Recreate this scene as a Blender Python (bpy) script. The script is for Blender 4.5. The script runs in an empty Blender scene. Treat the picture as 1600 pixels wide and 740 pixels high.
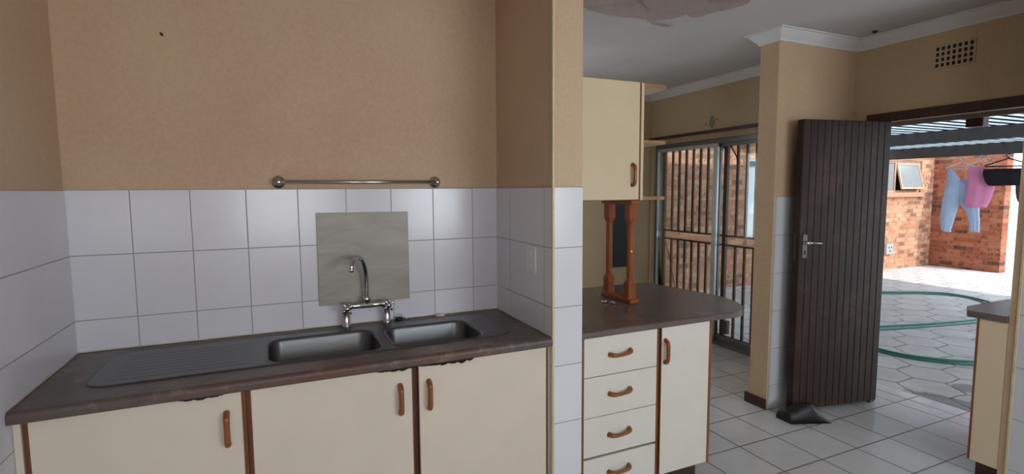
import bpy, bmesh, math, random
from mathutils import Vector, Matrix, noise
random.seed(7)
C = bpy.context.scene.collection
PI = math.pi
R = math.radians

def srgb(h):
    r = [int(h[i:i+2], 16)/255 for i in (0, 2, 4)]
    return tuple(c/12.92 if c <= .04045 else ((c+.055)/1.055)**2.4 for c in r)+(1,)

# ------------------------------------------------------------------ camera, sky, sun, added window light, exposure
cam_d = bpy.data.cameras.new('camera')
cam_d.sensor_width = 36; cam_d.lens = 815.03/1600*36; cam_d.clip_start = .02; cam_d.clip_end = 300
cam = bpy.data.objects.new('camera', cam_d); C.objects.link(cam)
F_ = Vector((.40853534, .90830473, -.08989663)); R_ = Vector((.91174149, -.4107146, -.00640066)); U_ = Vector((.04273561, .07934759, .99593053))
m = Matrix((R_, U_, -F_)).transposed().to_4x4(); m.translation = (0, 0, 1.6)
cam.matrix_world = m
bpy.context.scene.camera = cam

sc = bpy.context.scene
sc.view_settings.view_transform = 'Standard'; sc.view_settings.look = 'None'
sc.view_settings.gamma = 1; sc.view_settings.use_curve_mapping = False
sc.view_settings.exposure = 0.0
sc.cycles.max_bounces = 10; sc.cycles.diffuse_bounces = 6

world = bpy.data.worlds.new('sky'); sc.world = world; world.use_nodes = True
bg = world.node_tree.nodes['Background']; bg.inputs[0].default_value = (.80, .90, 1.0, 1); bg.inputs[1].default_value = 3.6

def lamp(name, kind, loc, direction, energy, color, **kw):
    d = bpy.data.lights.new(name, kind); d.energy = energy; d.color = color
    for k, v in kw.items(): setattr(d, k, v)
    o = bpy.data.objects.new(name, d); C.objects.link(o); o.location = loc
    o.rotation_euler = Vector(direction).to_track_quat('-Z', 'Y').to_euler()
    return o
lamp('sun', 'SUN', (8, -5, 12), (-.22, .62, -.75), 3.6, (1, .95, .87), angle=R(1.2))
# fill light set at two unseen windows added behind the camera
lamp('window_daylight', 'AREA', (2.5, -2.03, 1.55), (-.15, 1, .12), 47, (.88, .94, 1.0), shape='RECTANGLE', size=1.7, size_y=1.15)
lamp('window_daylight', 'AREA', (.1, -2.03, 1.55), (0, 1, .12), 21, (1.0, .96, .92), shape='RECTANGLE', size=1.1, size_y=1.15)
# fill light at an unseen window added in the far wall
lamp('window_daylight', 'AREA', (2.05, 4.86, 1.5), (.45, -1, .12), 7, (.92, .96, 1.0), shape='RECTANGLE', size=1.2, size_y=1.1)

# ------------------------------------------------------------------ tagging and mesh helpers
def struct(o): o['kind'] = 'structure'; return o
def tag(o, label, cat, group=None):
    o['label'] = label; o['category'] = cat
    if group: o['group'] = group
    return o
def obj(name, bm, m=None, parent=None, smooth=False):
    me = bpy.data.meshes.new(name); bmesh.ops.recalc_face_normals(bm, faces=bm.faces); bm.to_mesh(me); bm.free()
    if m: me.materials.append(m)
    if smooth: 
        for p in me.polygons: p.use_smooth = True
    o = bpy.data.objects.new(name, me); C.objects.link(o)
    if parent:
        o.parent = parent
        w = Vector(parent.location); pp = parent.parent
        while pp: w += Vector(pp.location); pp = pp.parent
        me.transform(Matrix.Translation(-w))
    return o
def thing(name, loc, label, cat, group=None):
    o = bpy.data.objects.new(name, None); o.empty_display_size = .1; C.objects.link(o); o.location = loc
    return tag(o, label, cat, group)
def B(): return bmesh.new()
def box(bm, x0, x1, y0, y1, z0, z1, bev=0, seg=2):
    vs = [bm.verts.new((x, y, z)) for x in (x0, x1) for y in (y0, y1) for z in (z0, z1)]
    fs = [bm.faces.new([vs[i] for i in f]) for f in ((0,1,3,2),(4,6,7,5),(0,4,5,1),(2,3,7,6),(0,2,6,4),(1,5,7,3))]
    if bev:
        es = list({e for f in fs for e in f.edges})
        bmesh.ops.bevel(bm, geom=es, offset=bev, segments=seg, profile=.5, affect='EDGES')
    return bm
def bx(*a, **k): return box(B(), *a, **k)
def prism(bm, pts, z0, z1, axis='Z', bev=0, seg=2):
    """extrude a 2D outline; axis Z: pts=(x,y); Y: pts=(x,z); X: pts=(y,z)"""
    def co(p, t):
        return (p[0], p[1], t) if axis == 'Z' else ((p[0], t, p[1]) if axis == 'Y' else (t, p[0], p[1]))
    a = [bm.verts.new(co(p, z0)) for p in pts]; b = [bm.verts.new(co(p, z1)) for p in pts]
    n = len(pts)
    fa = bm.faces.new(a); fb = bm.faces.new(b[::-1])
    for i in range(n): bm.faces.new((a[i], a[(i+1) % n], b[(i+1) % n], b[i]))
    if bev:
        es = list(set(fa.edges) | set(fb.edges))
        bmesh.ops.bevel(bm, geom=es, offset=bev, segments=seg, profile=.5, affect='EDGES')
    return bm
def tube(bm, path, r, n=10, cap=True):
    path = [Vector(p) for p in path]; rs = r if isinstance(r, (list, tuple)) else [r]*len(path)
    rings = []; prev = None
    for i, p in enumerate(path):
        t = (path[min(i+1, len(path)-1)]-path[max(i-1, 0)]).normalized()
        if prev is None:
            a = Vector((0, 0, 1)) if abs(t.z) < .9 else Vector((1, 0, 0)); u = t.cross(a).normalized()
        else: u = (prev-t*prev.dot(t)).normalized()
        prev = u; v = t.cross(u)
        rings.append([bm.verts.new(p+(u*math.cos(2*PI*k/n)+v*math.sin(2*PI*k/n))*rs[i]) for k in range(n)])
    for a, b in zip(rings, rings[1:]):
        for k in range(n): bm.faces.new((a[k], a[(k+1) % n], b[(k+1) % n], b[k]))
    if cap: bm.faces.new(rings[0]); bm.faces.new(rings[-1][::-1])
    return bm
def lathe(bm, prof, c=(0, 0, 0), axis='Z', n=24):
    c = Vector(c); rings = []
    for r, h in prof:
        ring = []
        for k in range(n):
            a = 2*PI*k/n; x, y = r*math.cos(a), r*math.sin(a)
            ring.append(bm.verts.new(c+Vector({'Z': (x, y, h), 'Y': (x, h, y), 'X': (h, x, y)}[axis])))
        rings.append(ring)
    for a, b in zip(rings, rings[1:]):
        for k in range(n): bm.faces.new((a[k], a[(k+1) % n], b[(k+1) % n], b[k]))
    bm.faces.new(rings[0]); bm.faces.new(rings[-1][::-1])
    return bm
def bez(pts, n=8):
    """Catmull-Rom through points"""
    P = [Vector(p) for p in pts]; P = [P[0]*2-P[1]]+P+[P[-1]*2-P[-2]]; out = []
    for i in range(1, len(P)-2):
        for k in range(n):
            t = k/n; a, b, c, d = P[i-1:i+3]
            out.append(.5*((2*b)+(c-a)*t+(2*a-5*b+4*c-d)*t*t+(3*b-a-3*c+d)*t**3))
    out.append(P[-2]); return out
def rrect(x0, x1, y0, y1, r, n=6):
    out = []
    for cx, cy, a0 in ((x1-r, y1-r, 0), (x0+r, y1-r, 90), (x0+r, y0+r, 180), (x1-r, y0+r, 270)):
        for k in range(n+1): a = R(a0+90*k/n); out.append((cx+r*math.cos(a), cy+r*math.sin(a)))
    return out

# ------------------------------------------------------------------ materials
class NT:
    def __init__(s, name):
        s.m = bpy.data.materials.new(name); s.m.use_nodes = True; s.t = s.m.node_tree
        s.b = s.t.nodes['Principled BSDF']; s.out = s.t.nodes['Material Output']
        s.co = s.t.nodes.new('ShaderNodeTexCoord').outputs['Object']
    def n(s, typ, ins=None, **kw):
        nd = s.t.nodes.new('ShaderNode'+typ)
        for k, v in kw.items(): setattr(nd, k, v)
        for k, v in (ins or {}).items(): s.set(nd.inputs[k], v)
        return nd
    def set(s, sock, v):
        if hasattr(v, 'is_output') or isinstance(v, bpy.types.NodeSocket): s.t.links.new(v, sock)
        else: sock.default_value = v
    def math(s, op, a, b=0.0, c=None):
        nd = s.t.nodes.new('ShaderNodeMath'); nd.operation = op; s.set(nd.inputs[0], a); s.set(nd.inputs[1], b)
        if c is not None: s.set(nd.inputs[2], c)
        return nd.outputs[0]
    def vmath(s, op, a, b=None):
        nd = s.t.nodes.new('ShaderNodeVectorMath'); nd.operation = op; s.set(nd.inputs[0], a)
        if b is not None: s.set(nd.inputs[1], b)
        return nd.outputs['Value'] if op in ('DOT_PRODUCT', 'LENGTH') else nd.outputs[0]
    def mix(s, f, a, b):
        nd = s.t.nodes.new('ShaderNodeMix'); nd.data_type = 'RGBA'
        s.set(nd.inputs[0], f); s.set(nd.inputs[6], a); s.set(nd.inputs[7], b); return nd.outputs[2]
    def noise(s, scale, detail=4, rough=.6, co=None, dist=0):
        return s.n('TexNoise', {'Vector': co or s.co, 'Scale': scale, 'Detail': detail, 'Roughness': rough, 'Distortion': dist}).outputs['Fac']
    def ramp(s, f, lo, hi, a=0., b=1.):
        nd = s.t.nodes.new('ShaderNodeMapRange'); nd.clamp = True
        s.set(nd.inputs[0], f)
        for i, v in enumerate((lo, hi, a, b)): nd.inputs[i+1].default_value = v
        return nd.outputs[0]
    def bump(s, h, strength=.3, dist=.002):
        nd = s.n('Bump', {'Height': h, 'Strength': strength, 'Distance': dist}); s.t.links.new(nd.outputs[0], s.b.inputs['Normal'])
    def fin(s, col=None, rough=.5, metal=0., spec=None):
        if col is not None: s.set(s.b.inputs['Base Color'], col)
        s.set(s.b.inputs['Roughness'], rough); s.set(s.b.inputs['Metallic'], metal)
        if spec is not None: s.b.inputs['Specular IOR Level'].default_value = spec
        return s.m
def plain(name, h, rough=.5, metal=0., var=.12, scale=12, spec=None):
    t = NT(name); c = srgb(h) if isinstance(h, str) else h
    d = tuple(x*(1-var) for x in c[:3])+(1,); l = tuple(min(1, x*(1+var)) for x in c[:3])+(1,)
    f = t.ramp(t.noise(scale), .3, .7)
    return t.fin(t.mix(f, d, l), rough, metal, spec)
def paint(name, h, h2, scale=1.1):
    t = NT(name)
    f = t.ramp(t.noise(scale, 3, .55), .35, .68)
    g = t.ramp(t.noise(60, 2), .3, .7)
    c = t.mix(f, srgb(h), srgb(h2)); c = t.mix(t.math('MULTIPLY', g, .12), c, srgb('6b5a48'))
    t.bump(t.noise(140, 3), .25, .0015)
    return t.fin(c, .75, spec=.3)
def sep(t):
    return t.n('SeparateXYZ', {'Vector': t.co}).outputs
def grid_line(t, c, origin, size, w):
    u = t.math('FRACT', t.math('DIVIDE', t.math('SUBTRACT', c, origin-100*size), size))
    d = t.math('MINIMUM', u, t.math('SUBTRACT', 1., u))
    return t.ramp(d, w/size*.5, w/size*1.1, 1, 0)
def tiles(name, ax, o1, s1, o2, s2, base, base2, grout, w=.004, rough=.22, dirt=None, extra=None):
    t = NT(name); X, Y, Z = sep(t); dd = {'X': X, 'Y': Y, 'Z': Z}
    a, b = dd[ax[0]], dd[ax[1]]
    ln = t.math('MAXIMUM', grid_line(t, a, o1, s1, w), grid_line(t, b, o2, s2, w))
    if extra: 
        d = t.math('ABSOLUTE', t.math('SUBTRACT', dd[extra[0]], extra[1])); ln = t.math('MAXIMUM', ln, t.ramp(d, w*.5, w*1.1, 1, 0))
    cell = t.n('CombineXYZ', {'X': t.math('FLOOR', t.math('DIVIDE', t.math('SUBTRACT', a, o1-100*s1), s1)), 'Y': t.math('FLOOR', t.math('DIVIDE', t.math('SUBTRACT', b, o2-100*s2), s2)), 'Z': 0.}).outputs[0]
    wn = t.n('TexWhiteNoise', {'Vector': cell}).outputs['Value']
    c = t.mix(t.math('ADD', t.math('MULTIPLY', wn, .5), t.math('MULTIPLY', t.noise(3, 4), .5)), srgb(base), srgb(base2))
    if dirt: c = t.mix(t.ramp(t.noise(2.2, 6, .7), .5, .85, 0, dirt[1]), c, srgb(dirt[0]))
    c = t.mix(ln, c, srgb(grout))
    t.bump(t.math('SUBTRACT', t.math('MULTIPLY', t.noise(25, 2), .12), ln), .5, .002)
    return t.fin(c, t.math('ADD', rough, t.math('MULTIPLY', ln, .5)), spec=.5)
def brick(name, rot, c1, c2, dark, mortar, bw=.225, bh=.083):
    """rot 0: wall in XZ, 90: wall in YZ"""
    t = NT(name); X, Y, Z = sep(t)
    v = t.n('CombineXYZ', {'X': X if rot == 0 else Y, 'Y': Z, 'Z': 0.}).outputs[0]
    bt = t.n('TexBrick', {'Vector': v, 'Scale': 1., 'Mortar Size': .006, 'Mortar Smooth': .2, 'Bias': 0., 'Brick Width': bw, 'Row Height': bh,
                          'Color1': (0, 0, 0, 1), 'Color2': (1, 1, 1, 1), 'Mortar': (.5, .5, .5, 1)})
    val = bt.outputs['Color']
    c = t.mix(val, srgb(c1), srgb(c2))
    c = t.mix(t.ramp(val, .80, .86, 0, .75), c, srgb(dark))
    blot = t.noise(11, 5, .7)
    c = t.mix(t.ramp(blot, .54, .62, 0, .7), c, srgb(dark))
    c = t.mix(bt.outputs['Fac'], c, srgb(mortar))
    t.bump(t.math('SUBTRACT', t.math('MULTIPLY', t.noise(50, 4), .3), bt.outputs['Fac']), .7, .006)
    return t.fin(c, .85, spec=.2)
def wood(name, a, b, axis='Z', rough=.4, scale=14):
    t = NT(name)
    sc_ = {'X': (1, scale, scale), 'Y': (scale, 1, scale), 'Z': (scale, scale, 1)}[axis]
    mp = t.n('Mapping', {'Vector': t.co, 'Scale': sc_}).outputs[0]
    f = t.ramp(t.noise(3.0, 6, .65, mp, .6), .3, .72)
    t.bump(f, .2, .001)
    return t.fin(t.mix(f, srgb(a), srgb(b)), rough)

M = {}
M['tan'] = paint('tan_wall_paint', 'c6ad8e', 'bfa283')
M['tan_alcove'] = paint('alcove_wall_paint', 'c9b194', 'c2a288', .9)
M['tan_far'] = paint('far_wall_paint', 'bdaa8c', 'b59f80')
t = NT('ceiling_paint')
f = t.ramp(t.noise(1.3, 4), .35, .7); M['ceiling'] = t.fin(t.mix(f, srgb('c6c3c2'), srgb('bbb7b6')), .8, spec=.2)
M['cornice'] = plain('cornice_paint', 'cbcbcb', .7, var=.03)
th, tw = .2733, .2213
M['tile_back'] = tiles('white_wall_tile_back', 'XZ', -.7942+.2229, tw, 1.611, th, 'd6d5dd', 'cdccd4', '9a9896', .0026, .2, ('b5aba8', .25))
M['tile_side'] = tiles('white_wall_tile_side', 'YZ', 2.706-.19, tw*1.75, 1.611, th, 'd6d5db', 'cdccd2', '9a9896', .0026, .2, ('b5aba8', .25))
M['tile_left'] = tiles('white_wall_tile_left', 'YZ', 2.706-.96, .96, 1.611, th, 'd3d2da', 'c9c8d0', '9a9896', .0026, .2, ('b5aba8', .25))
M['tile_front'] = tiles('white_wall_tile_pier', 'XZ', 1.126-.02, .5, 1.611, th, 'd9dce2', 'd2d5db', '9a9896', .0026, .2)
M['tile_stub'] = tiles('white_wall_tile_stub', 'XZ', 3.2, .2213, 1.541, th, 'cfcfd2', 'c8c8cc', '9a9896', .0026, .2)
M['tile_nib'] = tiles('white_wall_tile_nib', 'YZ', 1.1, .5, .674, th, 'c9ccd0', 'c2c5c9', '9a9896', .0026, .2)
M['floor'] = tiles('ceramic_floor_tile', 'XY', 2.563, .318, 2.265, .318, 'd2d0d0', 'c7c4c3', '6a625d', .0055, .16, ('a29b96', .5), ('X', 4.30))
M['trim_yellow'] = plain('yellowed_corner_bead', 'c9b994', .5)
M['sealant'] = plain('aged_sealant', 'bdb4a2', .6, var=.3, scale=9)
M['plaster'] = plain('grey_plaster_patch', '807a6c', .9)
M['brown_skirt'] = wood('dark_brown_skirting', '36221a', '4a3026', 'Y', .5)
M['cream'] = plain('cream_laminate', 'd3c8b8', .42, var=.03, scale=5)
M['cream_warm'] = plain('cream_laminate_upper', 'd6c3a4', .42, var=.03, scale=5)
M['cream_white'] = plain('cream_white_laminate', 'd8d4ca', .4, var=.03, scale=5)
M['edge'] = wood('orange_brown_edge', '6e3f22', '8a5530', 'Z', .5)
M['edge_tan'] = wood('faded_tan_edge', '8a6444', 'a98462', 'Z', .5)
M['edge_dark'] = wood('dark_brown_gap', '2c1710', '45261a', 'Z', .6)
M['handle'] = wood('red_brown_handle', '74401f', '96582c', 'Z', .3)
M['gunmetal'] = plain('dull_steel', '4d4744', .5, .6)
M['void'] = plain('unlit_hollow', '17110d', .9)  # near-black stands in for shade inside holes; also colours the peeling edge
t = NT('worktop_laminate')
f = t.ramp(t.noise(6, 8, .7), .3, .75); g = t.ramp(t.noise(2.3, 5, .6), .42, .62); X, Y, Z = sep(t)
c = t.mix(f, srgb('453d3b'), srgb('62564f')); c = t.mix(t.math('MULTIPLY', g, .75), c, srgb('5f3d31'))
c = t.mix(t.ramp(t.noise(9, 7, .8), .53, .66, 0, .6), c, srgb('8d7f72'))
t.bump(t.noise(40, 4), .2, .001); M['worktop'] = t.fin(c, .36)
t = NT('peninsula_laminate')
f = t.ramp(t.noise(5, 8, .7), .3, .75); c = t.mix(f, srgb('5a504d'), srgb('706460'))
c = t.mix(t.ramp(t.noise(24, 6, .75), .62, .72, 0, .3), c, srgb('8f8378'))
t.bump(t.noise(40, 4), .2, .001); M['worktop2'] = t.fin(c, .24)
t = NT('stainless_steel')
mp = t.n('Mapping', {'Vector': t.co, 'Scale': (2, 60, 60)}).outputs[0]
f = t.noise(4, 4, .6, mp); M['steel'] = t.fin(t.mix(f, srgb('5c5e61'), srgb('6e6e6f')), t.ramp(f, .2, .8, .28, .42), .9)
M['chrome'] = plain('chrome', 'c8c8c8', .12, 1., var=.03)
M['satin'] = plain('satin_chrome', 'bcb9b4', .25, 1., var=.05)
M['white_plastic'] = plain('white_plastic', 'dcdbd6', .35, var=.02)
M['offwhite_plastic'] = plain('offwhite_plastic', 'd8ccae', .4, var=.05)
M['black_rubber'] = plain('black_rubber', '15120f', .5)
t = NT('grey_stone_tile')
mp = t.n('Mapping', {'Vector': t.co, 'Scale': (1.2, 1, 6), 'Rotation': (0, R(8), 0)}).outputs[0]
f = t.ramp(t.noise(2.2, 5, .6, mp, .8), .3, .7); M['stone'] = t.fin(t.mix(f, srgb('8b847c'), srgb('a39c92')), .38)
M['orange_wood'] = wood('varnished_orange_wood', '7d3f20', 'a4592f', 'Z', .28)
M['black_panel'] = plain('black_panel', '141418', .4)
t = NT('dark_stained_plank')
mp = t.n('Mapping', {'Vector': t.co, 'Scale': (34, 34, 1.1)}).outputs[0]
f = t.ramp(t.noise(3, 6, .65, mp, .5), .3, .72); c = t.mix(f, srgb('20140f'), srgb('3d2820'))
c = t.mix(t.ramp(t.noise(2.6, 5, .7), .5, .72, 0, .5), c, srgb('5c4438'))
t.bump(f, .25, .001); M['door_wood'] = t.fin(c, .5, spec=.28)
M['frame_wood'] = wood('dark_frame_wood', '301f1a', '4a3128', 'Z', .45, 20)
M['tan_board'] = plain('tan_track_board', 'a08a6c', .6)
M['alu'] = plain('grey_aluminium', '747876', .35, .6, var=.04)
M['alu_light'] = plain('light_aluminium', 'c3cbcc', .32, .5, var=.03)
M['gate'] = plain('red_brown_gate_paint', '43211a', .5)
M['brick_a'] = brick('courtyard_brick_front', 0, 'b4775a', 'd0a482', '6e483c', '9c8676')
M['brick_b'] = brick('courtyard_brick_side', 90, '8c4c36', 'a86c4e', '3f2822', '7f6356')  # darker copy of the courtyard brick, the wall's shade put into its colours
M['brick_c'] = brick('whitewashed_brick', 0, 'e6e2da', 'f2efe8', 'cfcac0', 'c9c4ba')  # brick and mortar colours all near white
t = NT('hexagonal_paving')
X, Y, Z = sep(t); s_ = .40
p = t.n('CombineXYZ', {'X': t.math('ADD', t.math('DIVIDE', Y, s_), 100.), 'Y': t.math('ADD', t.math('DIVIDE', X, s_), 173.2), 'Z': 0.}).outputs[0]
wob = t.n('TexNoise', {'Vector': t.co, 'Scale': 3.5, 'Detail': 2.}).outputs['Color']
p = t.vmath('ADD', p, t.vmath('MULTIPLY', t.vmath('SUBTRACT', wob, (.5, .5, .5)), (.22, .22, 0)))
r_ = (1, 1.7320508, 1); h_ = (.5, .8660254, 0)
a = t.vmath('SUBTRACT', t.vmath('MODULO', p, r_), h_); b = t.vmath('SUBTRACT', t.vmath('MODULO', t.vmath('SUBTRACT', p, h_), r_), h_)
a = t.vmath('MULTIPLY', a, (1, 1, 0)); b = t.vmath('MULTIPLY', b, (1, 1, 0))
sel = t.math('LESS_THAN', t.vmath('LENGTH', a), t.vmath('LENGTH', b))
mx = t.n('Mix', data_type='VECTOR'); t.set(mx.inputs[0], sel); t.set(mx.inputs[4], b); t.set(mx.inputs[5], a)
g = t.vmath('ABSOLUTE', mx.outputs[1])
d = t.math('MAXIMUM', t.vmath('DOT_PRODUCT', g, (.5, .8660254, 0)), t.n('SeparateXYZ', {'Vector': g}).outputs[0])
ln = t.ramp(d, .468, .49)
c = t.mix(t.ramp(t.noise(2.5, 6, .7), .3, .7), srgb('b4b2b3'), srgb('cfcdcd'))
# wet cement stain along the step
dx = t.math('DIVIDE', t.math('SUBTRACT', X, 4.62), .20); dy = t.math('DIVIDE', t.math('SUBTRACT', Y, 2.02), .42)
e = t.math('ADD', t.math('ADD', t.math('MULTIPLY', dx, dx), t.math('MULTIPLY', dy, dy)), t.math('MULTIPLY', t.noise(6, 4), 1.2))
c = t.mix(t.ramp(e, 1.45, 1.6, .62, 0), c, srgb('5c5858'))
dx = t.math('DIVIDE', t.math('SUBTRACT', X, 5.12), .13); dy = t.math('DIVIDE', t.math('SUBTRACT', Y, 2.27), .10)
e = t.math('ADD', t.math('ADD', t.math('MULTIPLY', dx, dx), t.math('MULTIPLY', dy, dy)), t.math('MULTIPLY', t.noise(8, 4), .8))
c = t.mix(t.ramp(e, 1.2, 1.35, .55, 0), c, srgb('5f5b5a'))
c = t.mix(t.math('MULTIPLY', ln, .7), c, srgb('76726e'))
t.bump(t.math('SUBTRACT', t.math('MULTIPLY', t.noise(30, 4), .2), ln), .8, .012)
M['paving'] = t.fin(c, .7, spec=.3)
t = NT('corrugated_roof_sheet')
tr = t.n('BsdfTranslucent', {'Color': (.72, .82, .88, 1)}); msh = t.n('MixShader', {'Fac': .42})
t.fin((.76, .80, .82, 1), .38, .45); t.t.links.new(t.b.outputs[0], msh.inputs[1]); t.t.links.new(tr.outputs[0], msh.inputs[2]); t.t.links.new(msh.outputs[0], t.out.inputs[0])
M['roof'] = t.m
M['beam'] = plain('dark_grey_beam_paint', '4b4949', .7)
M['fascia_brown'] = plain('grey_brown_fascia_board', '7d7066', .6)
M['hose'] = plain('teal_green_hose', '2b7466', .4)
M['wire'] = plain('white_coated_wire', 'd9d5cc', .4)
M['pink'] = plain('pink_cotton', 'e78fba', .85, var=.06)
M['blue'] = plain('pale_blue_denim', 'b3c5e2', .85, var=.10, scale=5)
M['black_cloth'] = plain('black_cloth', '15131a', .9)
M['brown_cloth'] = plain('brown_cloth', '5c4a40', .9)
M['curtain'] = plain('pale_blue_curtain', 'b9c6d4', .8, var=.1, scale=4)
M['window_paint'] = plain('tan_window_frame_paint', 'c09a80', .5)
M['obscure'] = plain('frosted_glass', '828a8c', .25, var=.06, scale=4)
M['concrete_sill'] = plain('brick_sill', 'b4876c', .8)
M['fascia'] = plain('white_fascia', 'e4e2de', .5)
t = NT('clear_glass')
gl = t.n('BsdfGlossy', {'Roughness': .03}); tp = t.n('BsdfTransparent', {'Color': (.93, .96, .95, 1)}); fr = t.n('Fresnel', {'IOR': 1.3})
ms = t.n('MixShader', {'Fac': fr.outputs[0]}); t.t.links.new(tp.outputs[0], ms.inputs[1]); t.t.links.new(gl.outputs[0], ms.inputs[2]); t.t.links.new(ms.outputs[0], t.out.inputs[0])
M['glass'] = t.m

# ------------------------------------------------------------------ the room shell
XL, XR, XP, YD, YP, X2 = -.7942, 1.1261, 1.2763, 2.7065, 2.0524, 3.992
YS, YE, X1 = 2.588, 2.739, 3.177
ZC, ZK, ZW, ZT = 2.68, 2.60, .928, 1.611
YF = 4.93; OUT = 4.22

# cut the slab to the room: the tiled threshold only runs out under the open door

bm = prism(B(), [(-1, -2.3), (OUT-.02, -2.3), (OUT-.02, 1.2), (4.45, 1.2), (4.45, 2.75), (OUT-.02, 2.75), (OUT-.02, 5.1), (-1, 5.1)], -.08, 0)
struct(obj('floor', bm, M['floor']))
ceil = struct(obj('ceiling', bx(-1, OUT, -2.3, 5.1, ZC, ZC+.1), M['ceiling']))
wl = struct(obj('wall_left', bx(XL-.15, XL, -2.25, YD+.15, 0, ZC), M['tan_alcove']))
wb = struct(obj('wall_back', bx(XL, XR, YD, YD+.15, 0, ZC), M['tan_alcove']))
wp = struct(obj('wall_pier', bx(XR, XP, YP, YF, 0, ZC), M['tan_alcove']))
bm = B(); box(bm, XP, 1.40, YF, YF+.15, 0, ZC); box(bm, 2.70, OUT, YF, YF+.15, 0, ZC); box(bm, 1.40, 2.70, YF, YF+.15, 0, .90); box(bm, 1.40, 2.70, YF, YF+.15, 2.10, ZC)
wf = struct(obj('wall_far', bm, M['tan_far']))
ws = struct(obj('wall_stub', bx(X1, X2, YS, YE, 0, ZC), M['tan']))
DY0, DY1, DZ = 1.40, 2.48, 2.13
SY0, SY1, SZ = 3.02, 4.915, 2.15
bm = B()
box(bm, X2, OUT, -2.25, DY0, 0, ZC); box(bm, X2, OUT, DY0, DY1, DZ, ZC); box(bm, X2, OUT, DY1, SY0, 0, ZC)
box(bm, X2, OUT, SY0, SY1, SZ, ZC); box(bm, X2, OUT, SY1, YF, 0, ZC)
wr = struct(obj('wall_right', bm, M['tan_far']))
bm = B(); zs0, zs1 = .95, 2.15
box(bm, XL, X2, -2.25, -2.1, 0, zs0); box(bm, XL, X2, -2.25, -2.1, zs1, ZC)
for a_, b_ in ((XL, -.5), (.7, 1.6), (3.4, X2)): box(bm, a_, b_, -2.25, -2.1, zs0, zs1)
struct(obj('wall_front', bm, M['tan']))
n_ = 2
# wall tiles: a skin 8 mm proud of the plaster
e = .006
obj('wall_tiles', bx(XL+e, XR-e, YD-e, YD, 0, ZT), M['tile_back'], wb)
obj('wall_tiles', bx(XL, XL+e, -1.9, YD, 0, ZT-.004), M['tile_left'], wl)
obj('wall_tiles', bx(XR-e, XR, YP, YD, 0, ZT), M['tile_side'], wp)
obj('wall_tiles', bx(XR-e, XP, YP-e, YP, 0, ZT), M['tile_front'], wp)
obj('corner_bead', bx(XR-e-.002, XR-e+.010, YP-e-.002, YP-e+.010, 0, ZC, bev=.003), M['trim_yellow'], wp)
obj('wall_tiles', bx(X1+.015, X2, YS-e, YS, 0, 1.541), M['tile_stub'], ws)
# yellowed grout bead between tiles and worktop
for a_, b_, w_ in (((XL+e+.002, YP+.05), (XL+e+.002, YD-e-.003), wl), ((XL+e+.002, YD-e-.003), (XR-e-.003, YD-e-.003), wb), ((XR-e-.003, YD-e-.003), (XR-e-.003, YP+.02), wp)):
    bm = B(); nn = 40
    P_ = [Vector((a_[0]+(b_[0]-a_[0])*k/nn, a_[1]+(b_[1]-a_[1])*k/nn, ZW+.0032)) for k in range(nn+1)]
    tube(bm, P_, [.0022+.0018*abs(noise.noise(p*14)) for p in P_], 6); obj('sealant_bead', bm, M['sealant'], w_)
# nib wall on the right edge of the picture
nib = struct(obj('wall_nib', bx(3.44, X2, .35, 1.365, 0, ZC), M['tan']))
obj('wall_tiles', bx(3.434, 3.44, .35, 1.326, 0, 1.62), M['tile_nib'], nib)
obj('corner_bead', bx(3.431, 3.441, 1.322, 1.334, 0, 1.62, bev=.002), M['trim_yellow'], nib)
# marks on the walls
bm = B(); lathe(bm, [(.034, 0), (.038, -.0015), (.03, -.003)], (X2, 3.992, 2.262), 'X', 18)
for v in bm.verts: v.co.z = 2.262+(v.co.z-2.262)*1.55*(1+.12*math.sin(v.co.y*90))
for dy, dz, r in ((.085, -.02, .012), (-.062, .02, .010), (.075, .012, .007)): lathe(bm, [(r, 0), (r*.8, -.002)], (X2, 3.992+dy, 2.262+dz), 'X', 10)
obj('plaster_patch', bm, M['plaster'], wr)
bm = B(); lathe(bm, [(.004, 0), (.006, -.004), (.002, -.010)], (-.417, YD, 2.27), 'Y', 8); tube(bm, [(-.422, YD-.004, 2.277), (-.410, YD-.006, 2.263)], .0025, 6)
obj('wall_plug', bm, M['brown_skirt'], wb)

# cornice: a cove swept along wall, stub and far wall
def cornice(name, pts):
    prof = [(.0, 0), (.012, .001), (.016, .014), (.035, .034), (.055, .058), (.062, .07), (.075, .07), (.075, .08)]
    bm = B(); rows = []
    for p in pts:
        (x, y), (nx, ny) = p
        rows.append([bm.verts.new((x+nx*d, y+ny*d, ZK+h)) for d, h in prof]+[bm.verts.new((x, y, ZC))])
    for a, b in zip(rows, rows[1:]):
        for k in range(len(prof)): bm.faces.new((a[k], a[k+1], b[k+1], b[k]))
        bm.faces.new((a[-1], a[0], b[0], b[-1]))
    bm.faces.new(rows[0]); bm.faces.new(rows[-1][::-1])
    return struct(obj(name, bm, M['cornice']))
cornice('trim_1', [((X2, .4), (-1, 0)), ((X2, YS), (-1, -1)), ((X1, YS), (-1, -1)), ((X1, YE), (-1, 1)), ((X2, YE), (-1, 1)), ((X2, YF), (-1, -1)), ((XP, YF), (1, -1)), ((XP, YP), (1, 0))])
# dark skirting round the stub end
struct(obj('baseboard_stub', prism(B(), [(X1-.013, YS-.002), (X1, YS-.002), (X1, YE+.03), (X1-.013, YE+.03)], 0, .075, bev=.002), M['brown_skirt']))

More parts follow.
